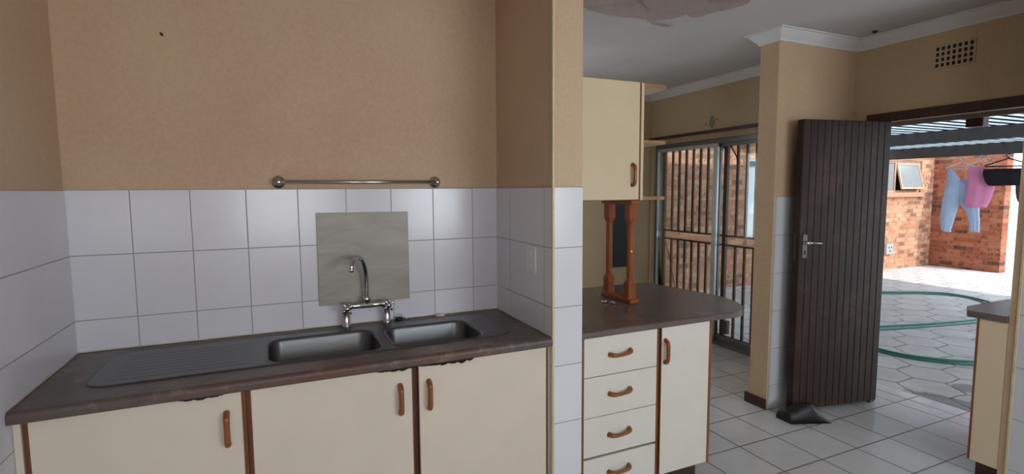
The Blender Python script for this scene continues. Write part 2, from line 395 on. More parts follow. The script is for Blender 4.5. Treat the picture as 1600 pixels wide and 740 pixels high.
# damp-damaged ceiling: lifted paint flakes with torn edges
def flake(pts, z0, drop, seed):
    bm = B(); n = 64; P = bez([(x, y, 0) for x, y in pts]+[(pts[0][0], pts[0][1], 0)], 10)[:-1]
    cx = sum(p.x for p in P)/len(P); cy = sum(p.y for p in P)/len(P); rows = []
    for s in (0, .35, .65, .88, 1):
        rows.append([bm.verts.new((cx+(p.x-cx)*(s+.05*s*noise.noise(Vector((p.x*9+seed, p.y*9, s*3)))), cy+(p.y-cy)*s*(1+.10*noise.noise(Vector((p.x*11, p.y*11, seed)))),
                                   z0-.001-drop*(s**2)*(.5+.5*noise.noise(Vector((p.x*6+seed, p.y*6, 4)))))) for p in P])
    for a, b in zip(rows, rows[1:]):
        for k in range(len(P)): bm.faces.new((a[k], a[(k+1) % len(P)], b[(k+1) % len(P)], b[k]))
    last = [bm.verts.new((v.co.x, v.co.y, z0)) for v in rows[-1]]
    for k in range(len(P)): bm.faces.new((rows[-1][k], rows[-1][(k+1) % len(P)], last[(k+1) % len(P)], last[k]))
    return bm
t = NT('damp_stained_paint'); f = t.ramp(t.noise(5, 6, .7), .35, .7)
M['damp'] = t.fin(t.mix(f, srgb('b3a5a1'), srgb('9f8c88')), .8, spec=.2)
t = NT('bare_ceiling_board'); M['board'] = t.fin(t.mix(t.noise(9, 4), srgb('b4a7a0'), srgb('9c8b85')), .9, spec=.1)
obj('peeling_paint', flake([(1.62, 2.62), (1.75, 2.77), (2.15, 2.785), (2.30, 2.74), (2.36, 2.62), (2.30, 2.42), (2.05, 2.33), (1.75, 2.40)], ZC, .012, 1), M['damp'], ceil)
obj('peeling_paint', flake([(2.36, 2.60), (2.47, 2.62), (2.50, 2.50), (2.56, 2.31), (2.42, 2.22), (2.27, 2.26), (2.30, 2.45)], ZC, .010, 5), M['damp'], ceil)
obj('bare_patch', flake([(1.95, 2.50), (2.10, 2.60), (2.26, 2.55), (2.34, 2.40), (2.15, 2.30), (1.95, 2.36)], ZC-.013, .003, 3), M['board'], ceil)
obj('paint_flake', flake([(2.22, 2.80), (2.32, 2.845), (2.44, 2.825), (2.38, 2.79)], ZC, .012, 8), M['damp'], ceil)
bm = B(); lathe(bm, [(.012, 0), (.016, -.006), (.006, -.016)], (3.826, 2.361, ZC), 'Z', 9)
for v in bm.verts: v.co.x += .006*noise.noise(v.co*60); v.co.y = 2.361+(v.co.y-2.361)*1.3
obj('ceiling_hook', bm, M['brown_skirt'], ceil)  # small dark spot on the ceiling, shaped as a lump
# coving return is structure; second marks end here

# ------------------------------------------------------------------ unseen windows added behind the camera and in the far wall for light
def added_window(name, x0, x1, yo=-2.21, zs0=zs0, zs1=zs1):
    w = struct(bpy.data.objects.new(name, None)); C.objects.link(w); w.location = (x0, yo, zs0)
    bm = B(); y0, y1 = yo, yo+.06
    for a in ((x0, x1, zs0, zs0+.04), (x0, x1, zs1-.04, zs1), (x0, x0+.04, zs0+.04, zs1-.04), (x1-.04, x1, zs0+.04, zs1-.04), ((x0+x1)/2-.02, (x0+x1)/2+.02, zs0+.04, zs1-.04)):
        box(bm, a[0], a[1], y0, y1, a[2], a[3])
    obj('window_frame', bm, M['fascia'], w)
    obj('glass_pane', bx(x0+.04, x1-.04, yo+.027, yo+.032, zs0+.04, zs1-.04), M['glass'], w)
added_window('window_1', -.5, .7); added_window('window_2', 1.6, 3.4); added_window('window_5', 1.40, 2.70, YF+.06, .90, 2.10)  # all three added out of view to let light in

# ------------------------------------------------------------------ handles
def bow_handle(parent, c, axis, ln=.115, out=-1, nd='Y', twist=.0):
    """chunky bowed wooden pull; c = centre on the face; stands off towards -Y"""
    P = []; Rr = []
    n = 22
    for i in range(n+1):
        t = -1+2*i/n; s = ln/2*t
        d = .026*(1-abs(t)**5)**.5 if abs(t) < 1 else 0
        d = max(d, 0.0)
        w = .0125-.0045*math.cos(t*PI/2) if axis == 'X' else .0112-.001*math.cos(t*PI/2)
        off = d
        sag = -.006*math.cos(t*PI/2)+.004*t if axis == 'X' else 0
        P.append((c[0]+s, c[1]-off, c[2]+sag) if axis == 'X' else (c[0]+sag, c[1]-off, c[2]+s)); Rr.append(w)
    bm = B(); tube(bm, P, Rr, 12)
    return obj('handle', bm, M['handle'], parent, smooth=True)

# ------------------------------------------------------------------ sink base units
def counter_profile_bar(x0, x1, yfront, yback, z1, th_, r=.018, n=6):
    pts = [(yback, z1-th_), (yback, z1)]
    for k in range(n+1): a = R(90*k/n); pts.append((yfront+r-r*math.sin(a), z1-r+r*math.cos(a)))
    for k in range(n+1): a = R(90*k/n); pts.append((yfront+r*.5-r*.5*math.cos(a), z1-th_+r*.5-r*.5*math.sin(a)))
    return prism(B(), pts, x0, x1, 'X')
def base_unit(x0, x1, doors, label, cat='cabinet', pm='cream', edge_sides=()):
    t = thing('base_cabinet', ((x0+x1)/2, YP+.3, 0), label, cat, None)
    bm = B(); y0, y1 = YP+.04, YD-e-.004
    box(bm, x0, x0+.016, y0, y1, .10, ZW-.042); box(bm, x1-.016, x1, y0, y1, .10, ZW-.042)
    box(bm, x0+.016, x1-.016, y0, y1, .10, .116); box(bm, x0+.016, x1-.016, y1-.008, y1, .116, ZW-.042)
    box(bm, x0+.016, x1-.016, y0, y0+.02, ZW-.062, ZW-.042)
    obj('carcass', bm, M['edge'], t)
    obj('plinth', bx(x0+.005, x1-.005, y0+.05, y0+.066, 0, .10), M['brown_skirt'], t)
    for a, b, hx in doors:
        d = obj('door', bx(a+.004, b-.004, YP+.020, YP+.036, .103, ZW-.047, bev=.0015), M[pm], t)
        for q in (a, b-.004): obj('edge_strip', bx(q, q+.004, YP+.0195, YP+.036, .103, ZW-.047), M['edge'], d)
        bow_handle(d, (hx, YP+.020, .751), 'Z', .118)
    return t
u1 = base_unit(-.765, -.134, [(-.750, -.143, -.196)], 'cream single door base cabinet in the left corner under the drainboard')
obj('side_filler', bx(XL+e+.001, -.767, YP+.03, YP+.05, .05, ZW-.045, bev=.001), M['cream'], u1)
u2 = base_unit(-.132, 1.110, [(-.120, .480, .427), (.502, 1.104, .547)], 'cream double door base cabinet under the two sink bowls, its doors meeting at brown edges')
obj('centre_post', bx(.482, .500, YP+.030, YP+.05, .10, ZW-.045), M['edge_dark'], u2)
obj('side_filler', bx(1.1115, XR-e-.001, YP+.022, YP+.045, .05, ZW-.045, bev=.001), M['cream'], u2)

# worktop with cut-outs for the bowls
wt = tag(obj('worktop', counter_profile_bar(XL+e+.0005, XR-e-.0005, YP-.008, YD-e-.0005, ZW, .042), M['worktop'], smooth=False),
         'dark brown worn laminate worktop with chipped front edge holding the steel sink', 'worktop')
def peel(x0, x1, dep, seed):
    bm = B(); n = int((x1-x0)/.006); top = []; bot = []; rr = random.Random(seed)
    for i in range(n+1):
        x = x0+(x1-x0)*i/n; s = max(0., math.sin(PI*i/n))**.5
        h = dep*s*(.35+.65*abs(noise.noise(Vector((x*24, seed, 0)))*1.6))+.001
        top.append((x, ZW-.040)); bot.append((x, ZW-.040-h-.002*rr.random()))
    prism(bm, top+bot[::-1], YP-.003, YP+.006, 'Y')
    return obj('peeling_edge', bm, M['void'], wt)
peel(.33, .49, .014, 3); peel(.50, .74, .019, 11); peel(-.34, -.20, .010, 7)

# stainless double sink with drainboard: one pressed sheet
def sink():
    bm = B(); z = ZW+.0022
    x0, x1, y0, y1 = -.645, 1.0, 2.180, 2.640
    bowls = [(-.065, .395, 2.200, 2.548), (.440, .862, 2.200, 2.530)]
    # plate made as ring strips: outline to inner outline, filled with bowls as holes by triangulation
    def loop(pts, zz): 
        vs = [bm.verts.new((p[0], p[1], zz)) for p in pts]; es = [bm.edges.new((vs[i], vs[(i+1) % len(vs)])) for i in range(len(vs))]; return vs, es
    o_rim = rrect(x0, x1, y0, y1, .085, 8); i_rim = rrect(x0+.012, x1-.012, y0+.008, y1-.012, .078, 8)
    lo, _ = loop(o_rim, ZW+.0004); 
    # raised bead
    mid = rrect(x0+.004, x1-.004, y0+.003, y1-.004, .083, 8); lm, _ = loop(mid, ZW+.0050)
    li, ei = loop(i_rim, z)
    for a, b in ((lo, lm), (lm, li)):
        for k in range(len(a)): bm.faces.new((a[k], a[(k+1) % len(a)], b[(k+1) % len(b)], b[k]))
    alle = list(ei)
    for (a0, a1, b0, b1) in bowls:
        r = .075; prof = [(0, z), (.004, z+.0035), (.010, z+.0015), (.015, z-.012), (.020, z-.135), (.034, z-.150), (.060, z-.155)]
        prev = None
        for k, (ins, zz) in enumerate(prof):
            pts = rrect(a0-.008+ins, a1+.008-ins, b0-.008+ins, b1+.008-ins, max(r-ins*.6, .03), 8)
            if k == 0: vs, es = loop(pts, zz); alle += es
            else: vs = [bm.verts.new((p[0], p[1], zz)) for p in pts]
            if prev:
                for q in range(len(vs)): bm.faces.new((prev[q], prev[(q+1) % len(vs)], vs[(q+1) % len(vs)], vs[q]))
            prev = vs
        # floor falls to the waste
        cx, cy = (a0+a1)/2, (b0+b1)/2+.03
        ring = []
        for v in prev:
            d = Vector((v.co.x-cx, v.co.y-cy, 0)).normalized(); ring.append(bm.verts.new((cx+d.x*.04, cy+d.y*.04, z-.163)))
        for q in range(len(ring)): bm.faces.new((prev[q], prev[(q+1) % len(ring)], ring[(q+1) % len(ring)], ring[q]))
        bm.faces.new(ring)
    # drainer grooves as separate loops so the sheet really steps
    bmesh.ops.triangle_fill(bm, use_beauty=True, edges=alle, normal=(0, 0, 1))
    return bm
bm = sink()
sk = tag(obj('sink', bm, M['steel'], smooth=False), 'long stainless steel double bowl sink with left drainboard set in the worktop', 'sink')
for p in sk.data.polygons:
    if abs(p.normal.z) < .97: p.use_smooth = True
bm = B()
for k in range(8):
    y = 2.245+k*.042
    P = [(-.575, y, ZW+.0002), (-.55, y, ZW+.0006), (-.14, y, ZW+.0006), (-.115, y, ZW+.0002)]
    tube(bm, P, .0023, 10)
obj('drain_ridges', bm, M['steel'], sk)
for cx, cy in ((.165, 2.404), (.651, 2.395)):
    bm = B(); lathe(bm, [(.038, ZW-.1612), (.040, ZW-.158), (.030, ZW-.157), (.028, ZW-.1605)], (cx, cy, 0), 'Z', 20); w_ = obj('waste', bm, M['chrome'], sk, smooth=True)
# cut the worktop under the bowls
cut = B()
for (a0, a1, b0, b1) in ((-.08, .41, 2.189, 2.562), (.425, .878, 2.189, 2.545)): prism(cut, rrect(a0, a1, b0, b1, .07), ZW-.3, ZW+.05)
me = bpy.data.meshes.new('cut'); bmesh.ops.recalc_face_normals(cut, faces=cut.faces); cut.to_mesh(me); cut.free(); co = bpy.data.objects.new('cut', me); C.objects.link(co)
md = wt.modifiers.new('b', 'BOOLEAN'); md.operation = 'DIFFERENCE'; md.object = co; md.solver = 'EXACT'
bpy.context.view_layer.update()
ev = wt.evaluated_get(bpy.context.evaluated_depsgraph_get()); nm = bpy.data.meshes.new_from_object(ev); wt.modifiers.clear(); wt.data = nm
bpy.data.objects.remove(co)

# ------------------------------------------------------------------ mixer tap
TY = YD-.055
t = thing('mixer_tap', (.39, TY, ZW), 'chrome two-handle mixer tap with swan-neck spout over the sink', 'tap')
bm = B(); tube(bm, [(.285, TY, 1.030), (.31, TY, 1.030), (.32, TY, 1.030), (.37, TY, 1.030), (.41, TY, 1.030), (.46, TY, 1.030), (.47, TY, 1.030), (.495, TY, 1.030)], [.020, .020, .0145, .016, .016, .0145, .020, .020], 16)
lathe(bm, [(.014, 1.030), (.014, 1.045), (.019, 1.052), (.020, 1.066), (.014, 1.076), (.010, 1.080)], (.39, TY, 0), 'Z', 20)
obj('body', bm, M['chrome'], t, smooth=True)
bm = B(); tube(bm, bez([(.39, TY, 1.072), (.392, TY-.002, 1.13), (.388, TY-.012, 1.20), (.372, TY-.035, 1.255), (.350, TY-.065, 1.278), (.325, TY-.10, 1.272), (.308, TY-.128, 1.252), (.306, TY-.132, 1.238)], 7), .0105, 14)
lathe(bm, [(.0095, 1.240), (.0115, 1.238), (.0115, 1.222), (.009, 1.220)], (.306, TY-.132, 0), 'Z', 16)
obj('spout', bm, M['chrome'], t, smooth=True)
for sx in (.290, .489):
    bm = B(); lathe(bm, [(.020, ZW+.001), (.020, ZW+.008), (.0165, ZW+.012), (.0155, 1.018), (.0165, 1.020)], (sx, TY, 0), 'Z', 20)
    obj('riser', bm, M['satin'], t, smooth=True)
    hd = B(); lathe(hd, [(.015, 0), (.015, -.018), (.011, -.024), (.011, -.040), (.014, -.042), (.012, -.052)], (sx, TY-.014, 1.030), 'Y', 18)
    c_ = Vector((sx, TY-.058, 1.030))
    for k in range(4):
        a = R(35+90*k); d = Vector((math.cos(a), 0, math.sin(a))); tube(hd, [c_, c_+d*.016, c_+d*.028, c_+d*.031], [.0065, .005, .0062, .004], 10)
    obj('cross_handle', hd, M['chrome'], t, smooth=True)

# grey stone tile stuck behind the tap
bm = bx(.171, .618, YD-e-.010, YD-e-.0002, 1.036, 1.494, bev=.0015)
for v in bm.verts:
    v.co.z += (v.co.x-.171)*-.006 + (.004 if v.co.z < 1.2 else 0)*(v.co.x-.171)
tag(obj('splashback_tile', bm, M['stone']), 'large square grey stone-look tile fixed to the wall behind the tap', 'tile')

# towel rail
t = thing('towel_rail', (.39, YD, 1.643), 'chrome towel rail on two round flanges above the splashback', 'towel rail')
bm = B(); tube(bm, [(.012, YD-.052, 1.643), (.768, YD-.052, 1.643)], .0095, 16); obj('rail', bm, M['satin'], t, smooth=True)
for sx in (.012, .768):
    bm = B(); lathe(bm, [(.030, -.0005), (.030, -.006), (.024, -.012), (.013, -.016), (.012, -.050), (.014, -.056), (.012, -.064), (.004, -.067)], (sx, YD, 1.643), 'Y', 24)
    obj('flange', bm, M['satin'], t, smooth=True)

# white plug, black stopper on the worktop
bm = B(); lathe(bm, [(.026, 0), (.027, .004), (.024, .008), (.012, .009), (.006, .010), (.005, .014), (.002, .015)], (.775, YD-.034, ZW+.0005), 'Z', 28)
tag(obj('sink_plug', bm, M['offwhite_plastic'], smooth=True), 'off-white round sink plug lying on the worktop against the wall tiles', 'plug')
t = thing('sink_stopper', (.555, YD-.040, ZW), 'small black rubber stopper with ring beside the mixer tap', 'stopper')
bm = B(); lathe(bm, [(.018, .0005), (.020, .010), (.014, .016), (.006, .018)], (.555, YD-.030, ZW), 'Z', 18); 
obj('stopper_body', bm, M['black_rubber'], t, smooth=True)
bm = B(); tube(bm, [(.560+.013*math.cos(a), YD-.030+.004*math.sin(a), ZW+.022+.010*math.sin(a)) for a in [2*PI*k/14 for k in range(15)]], .0022, 6); tube(bm, [(.575, YD-.03, ZW+.014), (.592, YD-.036, ZW+.006), (.612, YD-.032, ZW+.0045)], .0032, 6)
obj('pull_ring', bm, M['satin'], t, smooth=True)

# light switch on the pier's side
t = thing('light_switch', (XR-e, 2.256, 1.265), 'white rectangular wall switch plate on the tiled side of the pier', 'switch')
obj('face_plate', bx(XR-e-.008, XR-e-.0003, 2.205, 2.307, 1.200, 1.328, bev=.0025), M['white_plastic'], t)
for z in (1.295, 1.232):
    obj('rocker', bx(XR-e-.0105, XR-e-.0078, 2.246, 2.266, z-.012, z+.012, bev=.001), M['white_plastic'], t)
for z in (1.316, 1.211):
    bm = B(); lathe(bm, [(.003, -.0078), (.003, -.0092), (.001, -.0094)], (XR-e, 2.256, z), 'X', 10); obj('screw', bm, M['satin'], t)

# ------------------------------------------------------------------ peninsula
t = thing('drawer_cabinet', (1.53, 2.5, 0), 'cream peninsula base unit with four stacked drawers beside the tiled pier', 'cabinet')
bm = B(); y0, y1 = 2.092, 2.96
box(bm, 1.288, 1.302, YP+.020, y1, .0, ZW-.040); box(bm, 1.746, 1.7665, YP+.034, y1, .10, ZW-.040); box(bm, 1.302, 1.746, y1-.016, y1, .1, ZW-.04); box(bm, 1.302, 1.746, y0, y1-.016, .10, .116)
obj('carcass', bm, M['edge'], t)
obj('plinth', bx(1.302, 1.766, y0+.05, y0+.066, 0, .0995), M['brown_skirt'], t)
for k, (z0, z1) in enumerate(((.698, .893), (.495, .694), (.295, .4915), (.104, .283))):
    d = obj('drawer', bx(1.3055, 1.741, YP+.020, YP+.038, z0, z1, bev=.0015), M['cream_white'], t)
    obj('edge_strip', bx(1.7412, 1.7452, YP+.0195, YP+.038, z0, z1), M['edge'], d)
    bow_handle(d, (1.512, YP+.020, (.801, .604, .396, .203)[k]), 'X', .122)
t = thing('door_cabinet', (1.93, 2.5, 0), 'cream peninsula base unit with one tall door at the open end of the counter', 'cabinet')
bm = B()
box(bm, 1.7675, 1.775, y0, y1, .10, ZW-.040); box(bm, 2.098, 2.112, YP+.020, y1, .10, ZW-.040); box(bm, 1.775, 2.098, y1-.016, y1, .1, ZW-.04); box(bm, 1.775, 2.098, y0, y1-.016, .10, .116)
obj('carcass', bm, M['edge'], t)
obj('plinth', bx(1.768, 2.085, y0+.05, y1-.05, 0, .0995), M['brown_skirt'], t)
d = obj('door', bx(1.7715, 2.094, YP+.020, YP+.038, .104, .893, bev=.0015), M['cream_white'], t)
for q in (1.7675, 2.0942): obj('edge_strip', bx(q, q+.0038, YP+.0195, YP+.038, .104, .893), M['edge'], d)
bow_handle(d, (1.793, YP+.020, .767), 'Z', .118)
out = [(XP+.0015, 2.048)]+[(p.x, p.y) for p in bez([(2.24, 2.055, 0), (2.345, 2.082, 0), (2.43, 2.165, 0), (2.490, 2.30, 0), (2.512, 2.42, 0), (2.500, 2.56, 0)], 5)]+[(2.425, 2.985), (2.40, 3.02), (XP+.0015, 3.045)]
bm = prism(B(), out, ZW-.0335, ZW, bev=.012, seg=4)
tag(obj('peninsula_worktop', bm, M['worktop2']), 'dark grey-brown laminate peninsula counter with rounded free end and shiny worn edge', 'worktop')

# upper cabinet and open end shelves
t = thing('wall_cabinet', (1.6, 2.6, 1.535), 'cream wall cabinet with one handled door hanging over the peninsula counter', 'cabinet')
bm = B(); y0, y1, z0, z1 = 2.4605, 2.77, 1.537, 2.20
box(bm, XP+.001, XP+.017, y0, y1, z0, z1); box(bm, 1.898, 1.914, y0-.012, y1, z0, z1); box(bm, XP+.017, 1.898, y0, y1, z0, z0+.016); box(bm, XP+.017, 1.898, y0, y1, z1-.016, z1); box(bm, XP+.017, 1.898, y1-.01, y1, z0+.016, z1-.016)
obj('carcass', bm, M['edge'], t)
d = obj('door', bx(XP+.003, 1.8955, 2.440, 2.458, z0+.003, z1-.002, bev=.0015), M['cream_warm'], t)
bow_handle(d, (1.850, 2.440, 1.680), 'Z', .118)
s = thing('end_shelf_unit', (2.0, 2.6, 1.535), 'three open cream shelves with orange edges on the end of the wall cabinet', 'shelf')
obj('side_panel', bx(1.9155, 1.935, 2.452, 2.77, z0, z1), M['cream_warm'], s)
for z in (2.180, 1.862, 1.537):
    pts = [(1.9352, 2.452), (2.06, 2.452), (2.10, 2.462), (2.122, 2.49), (2.125, 2.77), (1.9352, 2.77)]
    b_ = obj('shelf', prism(B(), pts, z, z+.018), M['cream_warm'], s)
    pts2 = [(1.9352, 2.4515), (2.06, 2.4515), (2.10, 2.4615), (2.1225, 2.49), (2.1255, 2.77), (2.127, 2.77), (2.124, 2.489), (2.101, 2.4600), (2.06, 2.4498), (1.9352, 2.4498)]
    obj('edge_strip', prism(B(), pts2, z, z+.018), M['edge_tan'], b_)

# orange wooden prop frame standing on the counter, holding up the wall cabinet
t = thing('wooden_leg_frame', (1.896, 2.61, ZW), 'orange varnished wooden leg frame standing on the counter and propping the wall cabinet', 'stand')
def turned(cx, cy):
    bm = B(); rows = []
    zz = [(ZW+.026, .0265), (1.045, .0265), (1.075, .0165), (1.395, .0165), (1.425, .0265), (1.512, .0265)]
    for z, r in zz:
        ch = .004 if r > .02 else .006
        pts = [(-r+ch, -r), (r-ch, -r), (r, -r+ch), (r, r-ch), (r-ch, r), (-r+ch, r), (-r, r-ch), (-r, -r+ch)]
        rows.append([bm.verts.new((cx+x, cy+y, z)) for x, y in pts])
    for a, b in zip(rows, rows[1:]):
        for k in range(8): bm.faces.new((a[k], a[(k+1) % 8], b[(k+1) % 8], b[k]))
    bm.faces.new(rows[0]); bm.faces.new(rows[-1][::-1]); return bm
obj('leg', turned(1.896, 2.510), M['orange_wood'], t); obj('leg', turned(1.896, 2.725), M['orange_wood'], t)
obj('base_rail', bx(1.864, 1.928, 2.462, 2.772, ZW+.0005, ZW+.026, bev=.004), M['orange_wood'], t)
obj('top_rail', bx(1.864, 1.928, 2.462, 2.772, 1.5125, 1.5365, bev=.003), M['orange_wood'], t)
bm = B(); lathe(bm, [(.006, 0), (.006, -.002)], (1.8795+.012, 2.510-.0172, 1.235), 'Y', 10); obj('paper_scrap', bm, M['white_plastic'], t)
# screws/fittings lying on the counter
def fitting(loc, rot, label):
    t = thing('metal_fitting', loc, label, 'fitting', None)
    bm = B(); tube(bm, [(-.012, 0, .008), (.004, 0, .008), (.006, 0, .008), (.014, 0, .008)], [.004, .004, .0075, .0075], 10); o = obj('bolt', bm, M['satin'], None, smooth=True); o.parent = t
    bm = B(); lathe(bm, [(.011, .0005), (.012, .006), (.008, .012), (.003, .013)], (.004, .014, 0), 'Z', 12); o = obj('cap', bm, M['satin'], None, smooth=True); o.parent = t
    t.rotation_euler.z = rot
fitting((1.755, 2.555, ZW), .5, 'small grey metal fitting lying left of the orange leg frame')
fitting((1.775, 2.515, ZW), -.7, 'small grey metal fitting lying nearest the front edge of the peninsula counter')

# black panel on the far wall
t = thing('wall_panel', (3.6, YF, 1.2), 'tall black panel on the far wall seen between the orange legs', 'panel')
obj('board', bx(3.44, 3.72, YF-.030, YF-.0005, .72, 1.80, bev=.004), M['black_panel'], t)
bm = B()
for a in ((3.432, 3.728, .712, .724), (3.432, 3.728, 1.796, 1.808), (3.432, 3.444, .724, 1.796), (3.716, 3.728, .724, 1.796)): box(bm, a[0], a[1], YF-.034, YF-.0004, a[2], a[3])
obj('panel_frame', bm, M['black_panel'], t)

# ------------------------------------------------------------------ right base unit
t = thing('corner_cabinet', (3.7, 1.43, 0), 'narrow cream base cabinet beside the open door at the right edge', 'cabinet')
bm = bx(3.446, X2-.002, 1.367, 1.494, .10, ZW-.036); obj('carcass', bm, M['cream_warm'], t)
obj('edge_strip', bx(3.439, 3.4455, 1.488, 1.499, .10, ZW-.036), M['edge'], t)
obj('side_panel', bx(3.440, 3.4455, 1.367, 1.4878, .10, ZW-.036), M['cream_warm'], t)
obj('plinth', bx(3.50, X2-.004, 1.367, 1.484, 0, .0995), M['brown_skirt'], t)
bm = prism(B(), [(3.425, 1.367), (X2-.001, 1.367), (X2-.001, 1.600), (3.55, 1.600), (3.425, 1.540)], ZW-.0355, ZW, bev=.006, seg=3)
for v in bm.verts: pass
tag(obj('corner_worktop', bm, M['worktop2']), 'dark laminate worktop end on the narrow cabinet by the doorway', 'worktop')

# ------------------------------------------------------------------ back door (open) and its frame
dr = struct(bpy.data.objects.new('door_1', None)); C.objects.link(dr); dr.location = (X2, 2.36, 0)
bm = B(); fx0, fx1 = X2-.012, X2+.040
box(bm, fx0, fx1, DY0+.0, DY1-.0, DZ-.066, DZ-.001); box(bm, fx0, fx1, 2.345, DY1-.001, 0, DZ-.066); box(bm, fx0, fx1, DY0+.001, DY0+.062, 0, DZ-.066)
obj('door_frame', bm, M['frame_wood'], dr)
# leaf: hinge at (X2, 2.335) opening into the room
hx, hy = 3.985, 2.312; ex, ey = 3.262, 2.446
L = math.hypot(ex-hx, ey-hy); ang = math.atan2(ey-hy, ex-hx)
leaf_m = Matrix.Translation((hx, hy, 0)) @ Matrix.Rotation(ang, 4, 'Z')   # local +X runs from hinge to free edge; local +Y faces the camera
# (camera side is where local Y is positive: rotated nearly 180 degrees)
lz0, lz1 = .035, 2.062; nb = 13; bwid = L/nb
bm = B()
for k in range(nb):
    box(bm, k*bwid+.0012, (k+1)*bwid-.0012, -.012, .006, lz0, lz1, bev=.003, seg=1)
box(bm, 0.001, L-.001, -.0115, .0005, lz0+.001, lz1-.001)
bm.transform(leaf_m); obj('plank_face', bm, M['door_wood'], dr)
bm = B(); zb = [(lz0, lz0+.2), (.95, 1.12), (lz1-.14, lz1)]
box(bm, 0, .10, -.052, -.0125, lz0, lz1); box(bm, L-.10, L+.0, -.052, -.0125, lz0, lz1)
for a, b in zb: box(bm, .10, L-.10, -.052, -.0125, a, b)
bm.transform(leaf_m); obj('ledge_frame', bm, M['door_wood'], dr)
bm = B(); prism(bm, rrect(L-.062, L-.026, 1.118, 1.282, .012), .0062, .0095, 'Y'); lathe(bm, [(.010, .0095), (.010, .030), (.011, .032), (.011, .048), (.006, .050)], (L-.044, 0, 1.225), 'Y', 16)
bm.transform(leaf_m); pl_ = obj('lock_plate', bm, M['satin'], dr)
bm = B(); tube(bm, [(L-.044, .044, 1.225), (L-.075, .046, 1.226), (L-.130, .046, 1.222), (L-.155, .043, 1.219)], [.008, .0075, .0075, .006], 12); bm.transform(leaf_m); obj('lever_handle', bm, M['satin'], dr, smooth=True)
bm = B(); prism(bm, rrect(L-.050, L-.040, 1.142, 1.172, .004), .0096, .0101, 'Y'); bm.transform(leaf_m); obj('keyhole', bm, M['void'], dr)
bm = B(); box(bm, L+.0002, L+.0022, -.043, -.021, 1.10, 1.29); box(bm, L+.0022, L+.008, -.038, -.026, 1.20, 1.225); bm.transform(leaf_m); obj('latch_plate', bm, M['gunmetal'], dr)
for z in (.25, 1.8):
    bm = B(); tube(bm, [(-.004, -.012, z), (-.004, -.012, z+.10)], .007, 10); bm.transform(leaf_m); obj('hinge', bm, M['satin'], dr)
# black rubber flap wedge on the floor holding the door
bm = B(); n1, n2 = 22, 10; rows = []
for i in range(n1+1):
    u = i/n1; row = []
    cx = 3.125+.262*u; cyb = 2.470-.120*u
    hgt = (.092+.042*math.exp(-((u-.50)/.22)**2))*min(1, .8+u*4)*min(1, (1-u)*2.4+.12)
    for j in range(n2+1):
        v = j/n2; a = PI*v
        wdt = .060*(1-.25*u)
        x = cx+.010*noise.noise(Vector((u*4, v*4, 1))); y = cyb-wdt*math.cos(a); z = .001+hgt*max(0., math.sin(a))**.8*(1+.12*noise.noise(Vector((u*5, v*3, 7))))
        row.append(bm.verts.new((x, y-.07, z)))
    rows.append(row)
for a, b in zip(rows, rows[1:]):
    for k in range(n2): bm.faces.new((a[k], a[k+1], b[k+1], b[k]))
    bm.faces.new((a[0], b[0], b[-1], a[-1]))
bm.faces.new(rows[0]); bm.faces.new(rows[-1][::-1])
tag(obj('door_stop', bm, M['black_rubber'], smooth=True), 'black humped door stop on the floor at the foot of the dark plank door', 'door stop')

# air vent above the door
t = thing('air_vent', (X2, 1.96, 2.44), 'small square-holed air vent high on the wall above the doorway', 'vent')
bm = B(); a0, a1, b0, b1 = 1.852, 2.068, 2.374, 2.514; nx, nz = 7, 4; gx_, gz_ = (a1-a0)/nx, (b1-b0)/nz; bar = .0062
for k in range(nx+1): box(bm, X2-.006, X2-.0015, a0+k*gx_-bar, a0+k*gx_+bar, b0-bar, b1+bar)
for k in range(nz+1): box(bm, X2-.0055, X2-.0015, a0-bar, a1+bar, b0+k*gz_-bar, b0+k*gz_+bar)
obj('grid', bm, M['tan_far'], t)
obj('hollow', bx(X2-.0014, X2-.0003, a0, a1, b0, b1), M['void'], t)  # flat dark plate, painted as the shade inside the vent holes

# ------------------------------------------------------------------ sliding glass door
sd = struct(bpy.data.objects.new('door_2', None)); C.objects.link(sd); sd.location = (4.09, 4, 0)
obj('track_board', bx(X2+.006, 4.055, SY0+.001, SY1-.001, 2.098, SZ-.001), M['tan_board'], sd)
bm = B(); fz = 2.095
box(bm, 4.06, 4.15, SY0, SY1, 2.055, SZ-.001); box(bm, 4.06, 4.15, SY0, SY1, 0.0, .035); box(bm, 4.06, 4.12, SY1-.016, SY1, .035, 2.055); box(bm, 4.06, 4.15, SY0, SY0+.03, .035, 2.055)
obj('outer_frame', bm, M['alu'], sd)
def sash(name, x0, x1, ya, yb, mt, st=.045, sb=.045):
    bm = B(); box(bm, x0, x1, ya, ya+st, .036, 2.054); box(bm, x0, x1, yb-sb, yb, .036, 2.054); box(bm, x0, x1, ya+st, yb-sb, 2.020, 2.054); box(bm, x0, x1, ya+st, yb-sb, .036, .085)
    s_ = obj(name, bm, mt, sd); xm = (x0+x1)/2
    obj('glass_pane', bx(xm-.003, xm+.003, ya+st, yb-sb, .085, 2.020), M['glass'], s_)
sash('sliding_sash', 4.068, 4.094, 3.985, 4.898, M['alu_light'], .055, .010)
sash('sliding_sash', 4.108, 4.134, 3.052, 4.03, M['alu'], .045, .045)
# curtain rail
bm = bx(X2-.030, X2-.0005, 2.95, YF-.004, 2.152, 2.180, bev=.003)
tag(obj('curtain_rail', bm, M['frame_wood']), 'thin dark curtain rail along the wall above the sliding glass door', 'curtain rail')

